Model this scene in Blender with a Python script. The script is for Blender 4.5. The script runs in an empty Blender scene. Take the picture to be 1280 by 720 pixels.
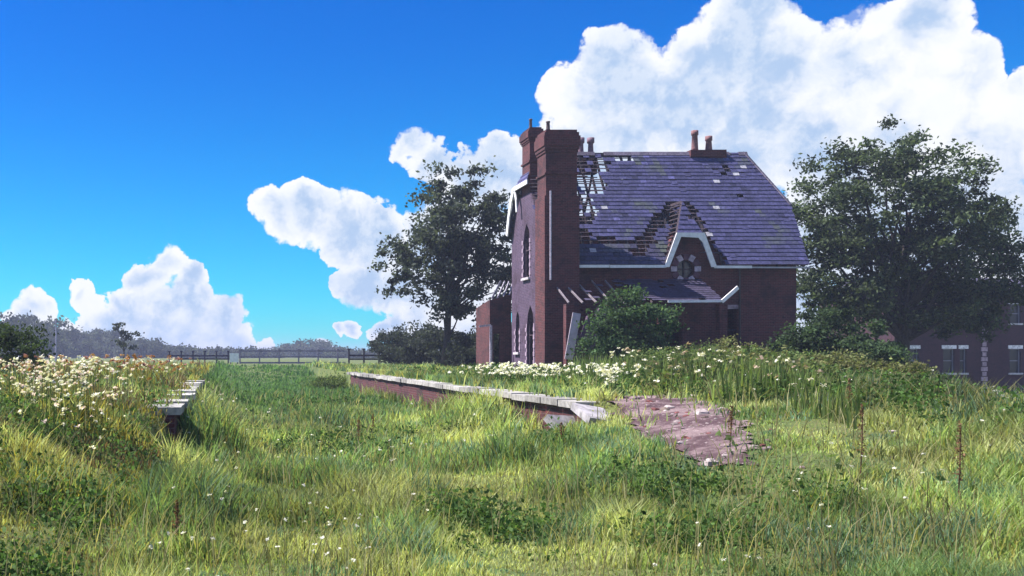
import bpy, math, random
import numpy as np
from mathutils import Vector, Matrix
rng = np.random.default_rng(7); random.seed(7)
R = math.radians
S = bpy.context.scene
C = S.collection

# ------------------------------------------------------------------ camera
F, VX, VY, EYE = 1200.0, 282.0, 445.0, 1.7      # measured from the photograph: focal length and vanishing point (px), eye height
cam = bpy.data.objects.new('camera', bpy.data.cameras.new('camera'))
C.objects.link(cam); S.camera = cam
cam.location = (0, 0, EYE); cam.rotation_euler = (R(90), 0, 0)
cam.data.lens = F/1280*36; cam.data.sensor_width = 36
cam.data.shift_x = (640-VX)/1280; cam.data.shift_y = (VY-360)/1280
cam.data.clip_start = .1; cam.data.clip_end = 6000
S.view_settings.view_transform = 'Standard'; S.view_settings.look = 'None'
S.view_settings.exposure = 1.2; S.view_settings.gamma = 1
S.view_settings.use_curve_mapping = False
def at(px, py, Y): return Vector(((px-VX)/F*Y, Y, EYE-(py-VY)/F*Y))

# ------------------------------------------------------------------ world: sky with cumulus
SUN_DIR = Vector((-.56, .13, .82)).normalized()
w = bpy.data.worlds.new('World'); S.world = w; w.use_nodes = True
nt = w.node_tree; nt.nodes.clear(); L = nt.links.new
def N(t, **k):
    n = nt.nodes.new(t)
    for a, b in k.items(): setattr(n, a, b)
    return n
def M_(op, a, b=None, c=None, clamp=False):
    n = N('ShaderNodeMath', operation=op); n.use_clamp = clamp
    for i, v in enumerate((a, b, c)):
        if v is None: continue
        if isinstance(v, (int, float)): n.inputs[i].default_value = v
        else: L(v, n.inputs[i])
    return n.outputs[0]
def MR(v, a, b, c=0, d=1, smooth=True):
    n = N('ShaderNodeMapRange'); n.interpolation_type = 'SMOOTHSTEP' if smooth else 'LINEAR'
    L(v, n.inputs[0])
    for i, x in enumerate((a, b, c, d)): n.inputs[i+1].default_value = x
    return n.outputs[0]
def VM(op, a, b):
    n = N('ShaderNodeVectorMath', operation=op)
    for i, v in enumerate((a, b)):
        if isinstance(v, (tuple, Vector)): n.inputs[i].default_value = v
        else: L(v, n.inputs[i])
    return n
def MIX(f, a, b, bt='MIX'):
    n = N('ShaderNodeMix', data_type='RGBA', blend_type=bt)
    for s, v in ((n.inputs[0], f), (n.inputs[6], a), (n.inputs[7], b)):
        if isinstance(v, (int, float)): s.default_value = v
        elif isinstance(v, tuple): s.default_value = v
        else: L(v, s)
    return n.outputs[2]
def NOISE(vec, scale, detail=5, rough=.55):
    n = N('ShaderNodeTexNoise'); n.inputs['Scale'].default_value = scale
    n.inputs['Detail'].default_value = detail; n.inputs['Roughness'].default_value = rough
    L(vec, n.inputs['Vector']); return n
sky = N('ShaderNodeTexSky', sky_type='NISHITA'); sky.sun_disc = False
sky.sun_elevation = math.asin(SUN_DIR.z); sky.sun_rotation = math.atan2(SUN_DIR.x, SUN_DIR.y)
sky.air_density = 1.0; sky.dust_density = .1; sky.ozone_density = 4.0
D = N('ShaderNodeTexCoord').outputs['Generated']
sz = N('ShaderNodeSeparateXYZ'); L(D, sz.inputs[0])
tint = MIX(1.0, sky.outputs[0], MIX(MR(sz.outputs[2], 0, .36), (.10, .86, 1.15, 1), (.02, .52, 1.25, 1)), 'MULTIPLY')
n1 = NOISE(D, 7, 3, .5); n2 = NOISE(D, 24, 5, .6)
w1 = VM('MULTIPLY', VM('SUBTRACT', n1.outputs['Color'], (.5, .5, .5)).outputs[0], (.07, .07, .07)).outputs[0]
w2 = VM('MULTIPLY', VM('SUBTRACT', n2.outputs['Color'], (.5, .5, .5)).outputs[0], (.035, .035, .035)).outputs[0]
DW = VM('ADD', VM('ADD', D, w1).outputs[0], w2).outputs[0]
blobs = [  # direction (as seen from the station bed) and radius of each heap of cumulus
 (780,90,62),(745,125,58),(800,170,70),(720,175,48),(870,70,50),(860,130,80),(930,60,75),(960,130,85),(985,70,52),(1085,85,66),
 (1150,50,62),(1180,110,66),(1120,160,80),(1225,180,70),(1040,200,80),(930,200,70),(1180,230,80),(1100,280,90),(1010,300,60),
 (625,200,40),(655,230,45),(590,225,35),(520,195,26),(545,215,32),(350,275,32),(385,268,34),(430,285,40),(470,300,44),(500,345,45),
 (455,345,34),(560,300,60),(540,370,60),(600,370,50),(580,420,50),(500,405,20),(434,409,10),(447,410,11),(480,408,16),(640,300,45),
 (210,332,22),(190,345,26),(235,352,27),(225,385,42),(180,385,38),(150,400,34),(125,408,24),(270,410,40),(215,420,50),(300,430,24),(335,440,16),
 (45,385,30),(30,400,34),(62,382,18),(115,369,17),(90,415,18),(-60,380,50),(-120,330,45),(400,450,22),
 (745,235,55),(700,280,50),(1020,380,50),(1090,400,60),(1170,350,80),(1240,280,70),(1240,400,60),(1330,140,70),(1400,220,90),(1320,300,80),(1480,120,80)]
backs = [((-.7, -.9, .4), .38), ((1, -.6, .35), .45), ((1.0, .05, .5), .32), ((-1.2, -.1, .25), .3), ((-.6, -1, .12), .3), ((.7, -1, .15), .35)]  # unseen cumulus over the rest of the sky, added for white fill light
acc = None
for v, r in backs:
    b = M_('MAXIMUM', M_('SUBTRACT', 1, M_('DIVIDE', VM('DISTANCE', DW, tuple(Vector(v).normalized())).outputs['Value'], r)), 0)
    acc = b if acc is None else M_('MAXIMUM', acc, b)
for px, py, r in blobs:
    v = Vector(((px-VX)/F, 1, (VY-py)/F)); ln = v.length
    dist = VM('DISTANCE', DW, tuple(v.normalized())).outputs['Value']
    b = M_('SUBTRACT', 1, M_('MULTIPLY', dist, F*ln**1.35/(r*1.12)))
    b = M_('MAXIMUM', b, 0)
    acc = b if acc is None else M_('MAXIMUM', acc, b)
n3 = NOISE(D, 42, 8, .62); n4 = NOISE(DW, 11, 5, .6)
dens = M_('ADD', acc, M_('MULTIPLY', M_('SUBTRACT', n3.outputs[0], .5), M_('MULTIPLY', MR(acc, 0, .2), .9)))
dens = M_('ADD', dens, M_('MULTIPLY', M_('SUBTRACT', NOISE(D, 15, 6, .6).outputs[0], .5), M_('MULTIPLY', MR(acc, 0, .15), .7)))
mask = M_('MULTIPLY', MR(dens, .05, .13), MR(M_('ADD', dens, M_('MULTIPLY', M_('SUBTRACT', n2.outputs[0], .5), 1.0)), -.04, .2, .2, 1))
shade = MR(M_('ADD', n4.outputs[0], M_('MULTIPLY', acc, .30)), .52, .78)
ccol = MIX(shade, (1.0, 1.0, 1.02, 1), (.46, .61, .84, 1))
ccol = MIX(MR(n3.outputs[0], .42, .62, 0, .45), ccol, (.93, .96, 1.0, 1))
final = N('ShaderNodeMix', data_type='RGBA'); L(mask, final.inputs[0])
bg = N('ShaderNodeBackground'); bg.inputs['Strength'].default_value = .06
L(MIX(1.0, ccol, (7.4, 7.5, 7.7, 1), 'MULTIPLY'), final.inputs[7]); L(tint, final.inputs[6])
L(final.outputs[2], bg.inputs['Color'])
L(bg.outputs[0], N('ShaderNodeOutputWorld').inputs['Surface'])
w.cycles.sampling_method = 'MANUAL'; w.cycles.sample_map_resolution = 512

sun = bpy.data.objects.new('sun', bpy.data.lights.new('sun', 'SUN')); C.objects.link(sun)
sun.data.energy = 5.0; sun.data.angle = R(.5); sun.data.color = (1, .95, .86)
sun.rotation_euler = SUN_DIR.to_track_quat('Z', 'Y').to_euler()

# ------------------------------------------------------------------ mesh helpers
def wloc(o):
    v = Vector((0, 0, 0))
    while o: v = v + o.location; o = o.parent
    return v
def tag(o, label=None, cat=None, group=None, kind=None):
    if label: o['label'] = label
    if cat: o['category'] = cat
    if group: o['group'] = group
    if kind: o['kind'] = kind
    return o
def thing(name, loc, label, cat, group=None):
    o = bpy.data.objects.new(name, None); C.objects.link(o); o.location = loc; o.empty_display_size = .2
    return tag(o, label, cat, group)
def np_mesh(name, V, T, mat, col=None, parent=None, nper=3, smooth=False):
    """V (n,3) world, T (m,nper) ints."""
    V = np.asarray(V, np.float32).reshape(-1, 3); T = np.asarray(T, np.int32).reshape(-1, nper)
    off = np.array(wloc(parent), np.float32) if parent else np.zeros(3, np.float32)
    me = bpy.data.meshes.new(name)
    me.vertices.add(len(V)); me.vertices.foreach_set('co', (V-off).ravel())
    me.loops.add(T.size); me.loops.foreach_set('vertex_index', T.ravel())
    me.polygons.add(len(T)); me.polygons.foreach_set('loop_start', np.arange(0, T.size, nper, dtype=np.int32))
    if smooth: me.polygons.foreach_set('use_smooth', np.ones(len(T), bool))
    me.update(calc_edges=True)
    if col is not None:
        a = me.color_attributes.new('Col', 'FLOAT_COLOR', 'POINT')
        c = np.ones((len(V), 4), np.float32); c[:, :3] = col; a.data.foreach_set('color', c.ravel())
    me.materials.append(mat)
    o = bpy.data.objects.new(name, me); C.objects.link(o); o.parent = parent
    return o
class MB:
    def __init__(s): s.v = []; s.f = []; s.c = []; s.cur = (1, 1, 1)
    def add(s, vs, fs):
        b = len(s.v); s.v += [tuple(x) for x in vs]; s.c += [s.cur]*len(vs)
        s.f += [tuple(b+i for i in f) for f in fs]
    BF = [(0,3,2,1),(4,5,6,7),(0,1,5,4),(1,2,6,5),(2,3,7,6),(3,0,4,7)]
    def box(s, x0, x1, y0, y1, z0, z1):
        s.add([(x0,y0,z0),(x1,y0,z0),(x1,y1,z0),(x0,y1,z0),(x0,y0,z1),(x1,y0,z1),(x1,y1,z1),(x0,y1,z1)], s.BF)
    def beam(s, a, b, wd, th, up=(0, 0, 1)):
        a = Vector(a); b = Vector(b); d = (b-a).normalized()
        u = Vector(up); u = (u-d*u.dot(d))
        if u.length < 1e-4: u = Vector((1, 0, 0)) - d*d.x
        u.normalize(); r = d.cross(u)
        q = [(-1,-1),(1,-1),(1,1),(-1,1)]
        s.add([p + r*(i*wd/2) + u*(j*th/2) for p in (a, b) for i, j in q], [(0,1,2,3),(7,6,5,4),(0,4,5,1),(1,5,6,2),(2,6,7,3),(3,7,4,0)])
    def prism(s, pts, dvec):
        """convex or concave outline pts (3d), extruded by dvec"""
        n = len(pts); d = Vector(dvec)
        s.add([Vector(p) for p in pts]+[Vector(p)+d for p in pts], [tuple(range(n))[::-1], tuple(range(n, 2*n))]+[(i, (i+1) % n, n+(i+1) % n, n+i) for i in range(n)])
    def tube(s, pts, rad, n=7):
        pts = [Vector(p) for p in pts]; rings = []
        for i, p in enumerate(pts):
            d = (pts[min(i+1, len(pts)-1)]-pts[max(i-1, 0)]).normalized()
            a = Vector((0, 1, 0)) if abs(d.y) < .9 else Vector((1, 0, 0))
            u = d.cross(a).normalized(); v = d.cross(u)
            r = rad[i] if hasattr(rad, '__len__') else rad
            rings.append([p+(u*math.cos(2*math.pi*k/n)+v*math.sin(2*math.pi*k/n))*r for k in range(n)])
        fs = [(i*n+k, i*n+(k+1) % n, (i+1)*n+(k+1) % n, (i+1)*n+k) for i in range(len(pts)-1) for k in range(n)]
        m = (len(pts)-1)*n
        fs += [tuple(range(n))[::-1], tuple(m+k for k in range(n))]
        s.add([q for r_ in rings for q in r_], fs)
    def lathe(s, cx, cy, prof, n=12):
        k = len(prof)
        vs = [(cx+r*math.cos(2*math.pi*j/n), cy+r*math.sin(2*math.pi*j/n), z) for r, z in prof for j in range(n)]
        fs = [(i*n+j, i*n+(j+1) % n, (i+1)*n+(j+1) % n, (i+1)*n+j) for i in range(k-1) for j in range(n)]
        fs += [tuple(range(n))[::-1], tuple((k-1)*n+j for j in range(n))]
        s.add(vs, fs)
    def rock(s, c, r):
        vs = []; n = 6
        for i in range(4):
            t = math.pi*(i+.5)/4
            for j in range(n):
                a = 2*math.pi*j/n+i; q = random.uniform(.75, 1.2)
                vs.append((c[0]+r[0]*math.sin(t)*math.cos(a)*q, c[1]+r[1]*math.sin(t)*math.sin(a)*q, c[2]+r[2]*math.cos(t)*q))
        fs = [(i*n+j, i*n+(j+1) % n, (i+1)*n+(j+1) % n, (i+1)*n+j) for i in range(3) for j in range(n)]
        s.add(vs, fs+[tuple(range(n)), tuple(3*n+j for j in range(n))])
    def build(s, name, mat, parent=None, smooth=False):
        off = wloc(parent) if parent else Vector((0, 0, 0))
        me = bpy.data.meshes.new(name)
        me.from_pydata([(x-off.x, y-off.y, z-off.z) for x, y, z in s.v], [], s.f)
        import bmesh
        bm = bmesh.new(); bm.from_mesh(me); bmesh.ops.recalc_face_normals(bm, faces=bm.faces[:]); bm.to_mesh(me); bm.free()
        a = me.color_attributes.new('Col', 'FLOAT_COLOR', 'POINT')
        a.data.foreach_set('color', np.array([c+(1,) for c in s.c], np.float32).ravel())
        if smooth:
            for p in me.polygons: p.use_smooth = True
        me.materials.append(mat)
        o = bpy.data.objects.new(name, me); C.objects.link(o); o.parent = parent
        return o
def wall(name, mat, parent, outer, holes, axis, pos, th):
    """a wall with openings: outer/holes are 2d outlines; axis 'y': (x,z) at y=pos; axis 'x': (y,z) at x=pos; thickness th goes inward"""
    import bmesh
    bm = bmesh.new(); off = wloc(parent)
    P = (lambda a, b: Vector((a, pos, b))-off) if axis == 'y' else (lambda a, b: Vector((pos, a, b))-off)
    es = []
    for loop in [outer]+holes:
        vs = [bm.verts.new(P(*p)) for p in loop]
        es += [bm.edges.new((vs[i], vs[(i+1) % len(vs)])) for i in range(len(vs))]
    r = bmesh.ops.triangle_fill(bm, edges=es, use_beauty=True, use_dissolve=False)
    fs = [g for g in r['geom'] if isinstance(g, bmesh.types.BMFace)]
    e = bmesh.ops.extrude_face_region(bm, geom=fs)
    d = Vector((0, th, 0)) if axis == 'y' else Vector((th, 0, 0))
    for g in e['geom']:
        if isinstance(g, bmesh.types.BMVert): g.co += d
    bmesh.ops.recalc_face_normals(bm, faces=bm.faces[:])
    me = bpy.data.meshes.new(name); bm.to_mesh(me); bm.free(); me.materials.append(mat)
    o = bpy.data.objects.new(name, me); C.objects.link(o); o.parent = parent
    return o
def rect(a0, a1, b0, b1): return [(a0, b0), (a1, b0), (a1, b1), (a0, b1)]
def pointed(a0, a1, b0, b1):
    m = (a0+a1)/2; h = (a1-a0)
    return [(a0, b0), (a1, b0), (a1, b1-h*.9), (a1-h*.12, b1-h*.4), (m, b1), (a0+h*.12, b1-h*.4), (a0, b1-h*.9)]

# ------------------------------------------------------------------ materials
def mat(name, fn):
    global nt, L
    m = bpy.data.materials.new(name); m.use_nodes = True; nt = m.node_tree; nt.nodes.clear(); L = nt.links.new
    b = N('ShaderNodeBsdfPrincipled'); o = N('ShaderNodeOutputMaterial'); L(b.outputs[0], o.inputs[0])
    b.inputs['Roughness'].default_value = .85
    fn(b, o); return m
def pos(): return N('ShaderNodeNewGeometry').outputs['Position']
def bump(b, h, dist=.01, st=.6):
    n = N('ShaderNodeBump'); n.inputs['Distance'].default_value = dist; n.inputs['Strength'].default_value = st
    L(h, n.inputs['Height']); L(n.outputs[0], b.inputs['Normal'])
def brick_fn(c1, c2, mortar, stain):
    def fn(b, o):
        p = pos(); s = N('ShaderNodeSeparateXYZ'); L(p, s.inputs[0])
        c = N('ShaderNodeCombineXYZ'); L(M_('ADD', s.outputs[0], s.outputs[1]), c.inputs[0]); L(s.outputs[2], c.inputs[1])
        t = N('ShaderNodeTexBrick'); L(c.outputs[0], t.inputs['Vector'])
        t.inputs['Color1'].default_value = (*c1, 1); t.inputs['Color2'].default_value = (*c2, 1); t.inputs['Mortar'].default_value = (*mortar, 1)
        t.inputs['Scale'].default_value = 1; t.inputs['Brick Width'].default_value = .23; t.inputs['Row Height'].default_value = .077
        t.inputs['Mortar Size'].default_value = .009; t.inputs['Bias'].default_value = -.1
        n = NOISE(p, .8, 6, .65); k = NOISE(p, 5, 5, .65)
        col = MIX(MR(n.outputs[0], .45, .72), t.outputs['Color'], (*stain, 1))
        col = MIX(MR(k.outputs[0], .55, .75, 0, .55), col, (c2[0]*2.0, c2[1]*2.2, c2[2]*2.0, 1))
        col = MIX(MR(k.outputs[0], .46, .32, 0, .7), col, (c1[0]*.4, c1[1]*.4, c1[2]*.4, 1))
        L(col, b.inputs['Base Color']); bump(b, M_('ADD', M_('MULTIPLY', t.outputs['Fac'], -1), k.outputs[0]), .02, .7)
    return fn
brick = mat('brick', brick_fn((.062, .010, .015), (.12, .021, .025), (.11, .065, .07), (.028, .009, .016)))
brick_pale = mat('brick pale skylit', brick_fn((.060, .032, .072), (.090, .05, .10), (.12, .09, .14), (.04, .017, .035)))  # skylit violet of the gable put into the brick colour; porch shares it
brick_far = mat('brick distant', brick_fn((.045, .012, .022), (.06, .018, .028), (.05, .03, .045), (.03, .012, .025)))
def attr_fn(rough=.8, var=.35, scale=6, trans=0, spec=.3, bumpd=0):
    def fn(b, o):
        a = N('ShaderNodeAttribute', attribute_name='Col')
        k = NOISE(pos(), scale, 4, .6)
        f = MR(k.outputs[0], .3, .7, 1-var, 1+var)
        cc = N('ShaderNodeCombineColor'); [L(f, cc.inputs[i]) for i in range(3)]
        col = MIX(1.0, a.outputs['Color'], cc.outputs[0], 'MULTIPLY')
        L(col, b.inputs['Base Color']); b.inputs['Roughness'].default_value = rough
        b.inputs['Specular IOR Level'].default_value = spec
        if bumpd: bump(b, k.outputs[0], bumpd)
        if trans:
            t = N('ShaderNodeBsdfTranslucent'); L(MIX(1.0, col, (1.25, 1.3, .7, 1), 'MULTIPLY'), t.inputs[0])
            m = N('ShaderNodeMixShader'); m.inputs[0].default_value = trans
            L(b.outputs[0], m.inputs[1]); L(t.outputs[0], m.inputs[2]); L(m.outputs[0], o.inputs[0])
    return fn
slate_m = mat('slate', attr_fn(.6, .35, 9, 0, .5, .01))
timber = mat('old timber', attr_fn(.9, .4, 14, 0, .2, .01))
paint = mat('weathered white paint', attr_fn(.6, .12, 5, 0, .4, .004))
stone = mat('worn stone', attr_fn(.9, .3, 7, 0, .2, .02))
clay = mat('clay', attr_fn(.8, .3, 12, 0, .3, .006))
iron = mat('iron', attr_fn(.6, .3, 12, 0, .4))
leaf_m = mat('leaf', attr_fn(.7, .3, 1.2, .4, .12))
bark = mat('bark', attr_fn(.95, .4, 10, 0, .1, .03))
grass_m = mat('grass blade', attr_fn(.55, .15, .8, .5, .3))
petal = mat('petal', attr_fn(.8, .08, 8, .3, .1))
def dark_fn(b, o):
    b.inputs['Base Color'].default_value = (.02, .022, .03, 1); b.inputs['Roughness'].default_value = .2
glass = mat('dark glass', dark_fn)
def ground_fn(b, o):
    p = pos(); k = NOISE(p, .35, 8, .65); j = NOISE(p, 6, 6, .7)
    col = MIX(MR(k.outputs[0], .35, .65), (.055, .085, .02, 1), (.11, .13, .03, 1))
    col = MIX(MR(j.outputs[0], .5, .7, 0, .7), col, (.09, .07, .035, 1))
    L(col, b.inputs['Base Color']); b.inputs['Roughness'].default_value = 1; bump(b, j.outputs[0], .1)
ground_m = mat('turf soil', ground_fn)
def earth_fn(b, o):
    p = pos(); k = NOISE(p, 1.3, 8, .6); j = NOISE(p, 14, 8, .7)
    col = MIX(MR(k.outputs[0], .42, .58), (.10, .065, .075, 1), (.24, .175, .185, 1))
    col = MIX(MR(j.outputs[0], .52, .68, 0, .8), col, (.10, .06, .07, 1))
    col = MIX(MR(j.outputs[0], .42, .34, 0, .7), col, (.5, .42, .42, 1))
    L(col, b.inputs['Base Color']); b.inputs['Roughness'].default_value = 1; b.inputs['Specular IOR Level'].default_value = 0; bump(b, j.outputs[0], .05, 1)
earth_m = mat('bare earth', earth_fn)
def road_fn(b, o):
    j = NOISE(pos(), 3, 8, .7); L(MIX(j.outputs[0], (.10, .10, .11, 1), (.2, .19, .2, 1)), b.inputs['Base Color'])
road_m = mat('road', road_fn)

# ------------------------------------------------------------------ terrain
def ss(a, b, x):
    t = np.clip((np.asarray(x, float)-a)/(b-a), 0, 1)
    return t*t*(3-2*t)
def vnoise(x, y, s, seed=0):
    x = np.asarray(x, float)/s+seed*17.3; y = np.asarray(y, float)/s+seed*9.1
    xi = np.floor(x); yi = np.floor(y); fx = x-xi; fy = y-yi; fx = fx*fx*(3-2*fx); fy = fy*fy*(3-2*fy)
    h = lambda a, b: np.modf(np.abs(np.sin(a*127.1+b*311.7+seed)*43758.5453))[0]
    return (h(xi, yi)*(1-fx)+h(xi+1, yi)*fx)*(1-fy)+(h(xi, yi+1)*(1-fx)+h(xi+1, yi+1)*fx)*fy
def fb(x, y, s, seed=0): return (vnoise(x, y, s, seed)*.55+vnoise(x, y, s/2.3, seed+1)*.3+vnoise(x, y, s/5, seed+2)*.15)
PL, PR, PH = -.77, 6.0, .9
def Hh(x, y):
    x = np.asarray(x, float); y = np.asarray(y, float)
    wy = ss(15.2, 16.4, y)
    xs = 2.8+(PR+.02-2.8)*wy; xe = 7.6+(PR+.10-7.6)*wy
    lev = PH*ss(5.5, 14.5, y); lev2 = PH*ss(3, 11, y)+.12*np.exp(-((x-11)/3)**2-((y-14)/4)**2)
    lvl = lev+(lev2-lev)*ss(7.5, 10.5, x)
    right = lvl*ss(0, 1, (x-xs)/(xe-xs))
    wl = ss(10.5, 15.0, y)
    ls = .5+(PL+.02-.5)*wl; le = -3.2+(PL-.10+3.2)*wl
    left = PH*ss(2.0, 12, y)*ss(0, 1, (x-ls)/(le-ls))
    z = np.maximum(right, 0)+left
    far = ss(52, 80, y)
    z = z+(1.0-z)*far*(np.abs(x-2.6) < 4.5)
    z = z+far*.1*(np.abs(x-2.6) >= 4.5)
    bx = 9.9+np.maximum(y-13, 0)*.55
    z = z-2.1*ss(0, 5, x-bx)*ss(4, 9, y)
    inb = (x > PL) & (x < PR)*(y > 8)
    z = z+inb*(.42*ss(2.6, .1, PR-x)*ss(17, 20, y)*(1-ss(22, 27, y))+.55*ss(1.8, .1, x-PL)*(1-ss(46, 52, y))*ss(14, 15.5, y))
    z = z+(fb(x, y, 2.2, 3)-.5)*.12*(1-.8*ss(20, 50, y))
    return z
def axis(parts):
    r = [np.arange(a, b, s) for a, b, s in parts]; return np.unique(np.round(np.concatenate(r), 4))
gx = np.unique(np.concatenate([axis([(-3000,-400,200),(-400,-60,20),(-60,-12,3),(-12,22,.3),(22,60,1.5),(60,400,15),(400,3001,200)]), [PL-.10, PL+.02, PR+.02, PR+.10]]))
gy = axis([(-200,0,20),(0,24,.3),(24,60,.8),(60,120,3),(120,400,20),(400,5001,300)])
GX, GY = np.meshgrid(gx, gy); GZ = Hh(GX, GY)
nx, ny = len(gx), len(gy); idx = np.arange(nx*ny).reshape(ny, nx)
Q = np.stack([idx[:-1,:-1], idx[:-1,1:], idx[1:,1:], idx[1:,:-1]], -1).reshape(-1, 4)
tag(np_mesh('ground', np.stack([GX, GY, GZ], -1), Q, ground_m, nper=4, smooth=True), kind='structure')
def hit(px, py):
    d = np.array([(px-VX)/F, 1, (VY-py)/F]); ys = np.linspace(3, 120, 6000)
    g = EYE+d[2]*ys-Hh(d[0]*ys, ys); i = np.argmax(g < 0); y = ys[i]
    return d[0]*y, y
# worn bare ramp of earth at the near end of the right-hand platform
patch_px = [(752,500),(795,494),(845,495),(885,503),(915,512),(932,532),(955,556),(975,580),(940,594),(880,592),(835,576),(800,550),(782,530),(762,514)]
patch = np.array([hit(*p) for p in patch_px])
def inpoly(x, y, P):
    c = np.zeros(np.shape(x), bool)
    for i in range(len(P)):
        x0, y0 = P[i]; x1, y1 = P[(i+1) % len(P)]
        c ^= ((y0 > y) != (y1 > y)) & (x < (x1-x0)*(y-y0)/((y1-y0)+1e-12)+x0)
    return c
px_, py_ = np.meshgrid(np.arange(patch[:,0].min(), patch[:,0].max(), .1), np.arange(patch[:,1].min(), patch[:,1].max(), .1))
wx = px_+(fb(px_, py_, .8, 5)-.5)*.7; wyy = py_+(fb(px_, py_, .8, 8)-.5)*.9
ins = inpoly(wx, wyy, patch); V = np.stack([px_, py_, Hh(px_, py_)+.012+.05*(fb(px_, py_, .5, 4)-.3).clip(0)], -1)
idx = np.arange(px_.size).reshape(px_.shape)
keep = (ins[:-1,:-1] & ins[1:,1:] & ins[:-1,1:] & ins[1:,:-1])
Q = np.stack([idx[:-1,:-1], idx[:-1,1:], idx[1:,1:], idx[1:,:-1]], -1)[keep]
tag(np_mesh('path', V, Q, earth_m, nper=4, smooth=True), kind='structure')
# road below the bank on the right
V = []; ys = np.arange(50, 76, 1.0)
rx = np.linspace(50, 130, 60); ry = np.array([60.0, 67.0]); RX, RY = np.meshgrid(rx, ry)
idx = np.arange(RX.size).reshape(RX.shape)
tag(np_mesh('road', np.stack([RX, RY, np.maximum(Hh(RX, RY), -1.2)+.08], -1), np.stack([idx[:-1,:-1], idx[:-1,1:], idx[1:,1:], idx[1:,:-1]], -1), road_m, nper=4), kind='structure')

# ------------------------------------------------------------------ station platforms
def jit(c, a=.15): k = 1+random.uniform(-a, a); return (c[0]*k, c[1]*k, c[2]*k)
def platform(label, xf, sgn, y0, y1, gaps, loc):
    t = thing('station_platform', loc, label, 'platform', 'overgrown railway platforms')
    m = MB(); m.box(min(xf, xf+sgn*.35), max(xf, xf+sgn*.35), y0, y1, -.15, PH-.09); m.build('retaining_wall', brick, t)
    y = y0
    while y < y1:
        if not gaps(y):
            l = .9; m = MB(); m.cur = jit((.33, .31, .30) if sgn > 0 else (.36, .345, .33), .35); kk = 1 if sgn > 0 else 2; dz = random.uniform(-.014, .014)*kk; ox = random.uniform(-.02, .02)*kk
            m.box(min(xf-sgn*.09, xf+sgn*.5)+ox, max(xf-sgn*.09, xf+sgn*.5)+ox, y+.012, y+l-.012, PH-.085+dz, PH+.03+dz); m.build('coping_stone', stone, t)
        y += .9
    return t
pr = platform('long low brick platform with a pale stone edge leading to the house', PR, 1, 16.2, 46, lambda y: y < 16.9 and False, (PR, 31, 0))
pl = platform('broken platform edge with pale slabs among wildflowers at the left', PL, -1, 14.4, 40, lambda y: (16.3 < y < 18.8) or (22 < y < 23) or y > 29, (PL, 20, 0))
m = MB()
for k, (x, y, z, rx_, l) in enumerate([(6.05, 15.6, .72, .25, .8), (6.5, 15.2, .62, -.2, .6), (5.8, 16.2, .45, .6, .7)]):
    t = thing('fallen_slab', (x, y, z), ['pale broken slab tipped at the near end of the right platform', 'grey slab lying lower beside the earth ramp', 'small slab leaning on the platform end wall'][k], 'stone slab', 'fallen edging slabs')
    m = MB(); m.cur = jit((.30, .28, .30)); m.box(-.3, .3, -l/2, l/2, -.06, .06)
    m.v = [tuple(Matrix.Rotation(rx_, 3, 'X') @ Matrix.Rotation(rx_*.7, 3, 'Y') @ Matrix.Rotation(k, 3, 'Z') @ Vector(v) + Vector((x, y, z))) for v in m.v]
    m.build('slab', stone, t)
rb = MB()
for k in range(260):
    i = random.random(); x = random.gauss(6.9, .9); y = random.gauss(14, 2.2)
    if not inpoly(np.array([x-.1]), np.array([y-.2]), patch)[0] and random.random() > .12: continue
    s_ = random.uniform(.02, .05)+.05*(random.random() < .06); rb.cur = jit(random.choice([(.20, .14, .155), (.16, .06, .06), (.30, .25, .25), (.12, .09, .08)]), .4); rb.rock((x, y, float(Hh(x, y))+s_*.3), (s_*1.3, s_, s_*.7))
tag(rb.build('rubble', stone), 'brick and stone rubble strewn over the bare earth ramp', 'rubble', kind='stuff')

# ------------------------------------------------------------------ station house
X0, X1, YF, YB = 15.0, 26.75, 45.0, 50.3
EY, EZ, RY_, RZ = 44.6, 5.94, 48.15, 11.9
SL = (RZ-EZ)/(RY_-EY); LEN = math.hypot(RZ-EZ, RY_-EY)
house = thing('station_house', (20.8, 47.6, .9), 'derelict dark brick station house with purple slate roof half stripped of slates', 'house')
GC, GHW, GTZ = 21.55, 1.12, 9.05       # gablet centre, half width, ridge height
wtop = 6.45
ring = [(GC+.42*math.cos(a), 5.78+.42*math.sin(a)) for a in np.linspace(0, 2*math.pi, 20, endpoint=False)]
o = wall('wall', brick, house, [(X0, .2), (X1, .2), (X1, wtop), (GC+.93, wtop), (GC+.58, 7.35), (GC-.58, 7.35), (GC-.93, wtop), (X0, wtop)],
     [ring, rect(23.1, 24.0, 2.0, 3.9), rect(20.4, 21.4, .95, 3.2), rect(17.4, 18.5, 1.9, 3.6)], 'y', YF, .3)
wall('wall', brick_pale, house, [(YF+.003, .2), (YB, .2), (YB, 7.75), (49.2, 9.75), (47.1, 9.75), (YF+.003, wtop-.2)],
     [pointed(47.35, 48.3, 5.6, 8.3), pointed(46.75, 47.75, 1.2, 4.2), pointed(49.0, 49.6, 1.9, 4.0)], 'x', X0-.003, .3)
wall('wall', brick, house, [(YF+.003, .2), (YB, .2), (YB, 7.75), (49.7, 8.7), (46.5, 8.7), (YF+.003, wtop-.2)], [rect(47, 48, 4.9, 6.6)], 'x', X1+.003, -.3)
m = MB(); m.box(X0+.31, X1-.31, YB-.3, YB-.004, .2, 8.2); m.build('wall', brick, house)
m = MB(); m.box(X0+.31, X1-.31, YF+.31, YB-.31, 4.5, 4.62); m.cur = (.05, .04, .04); m.build('upper_floor', timber, house)
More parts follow.
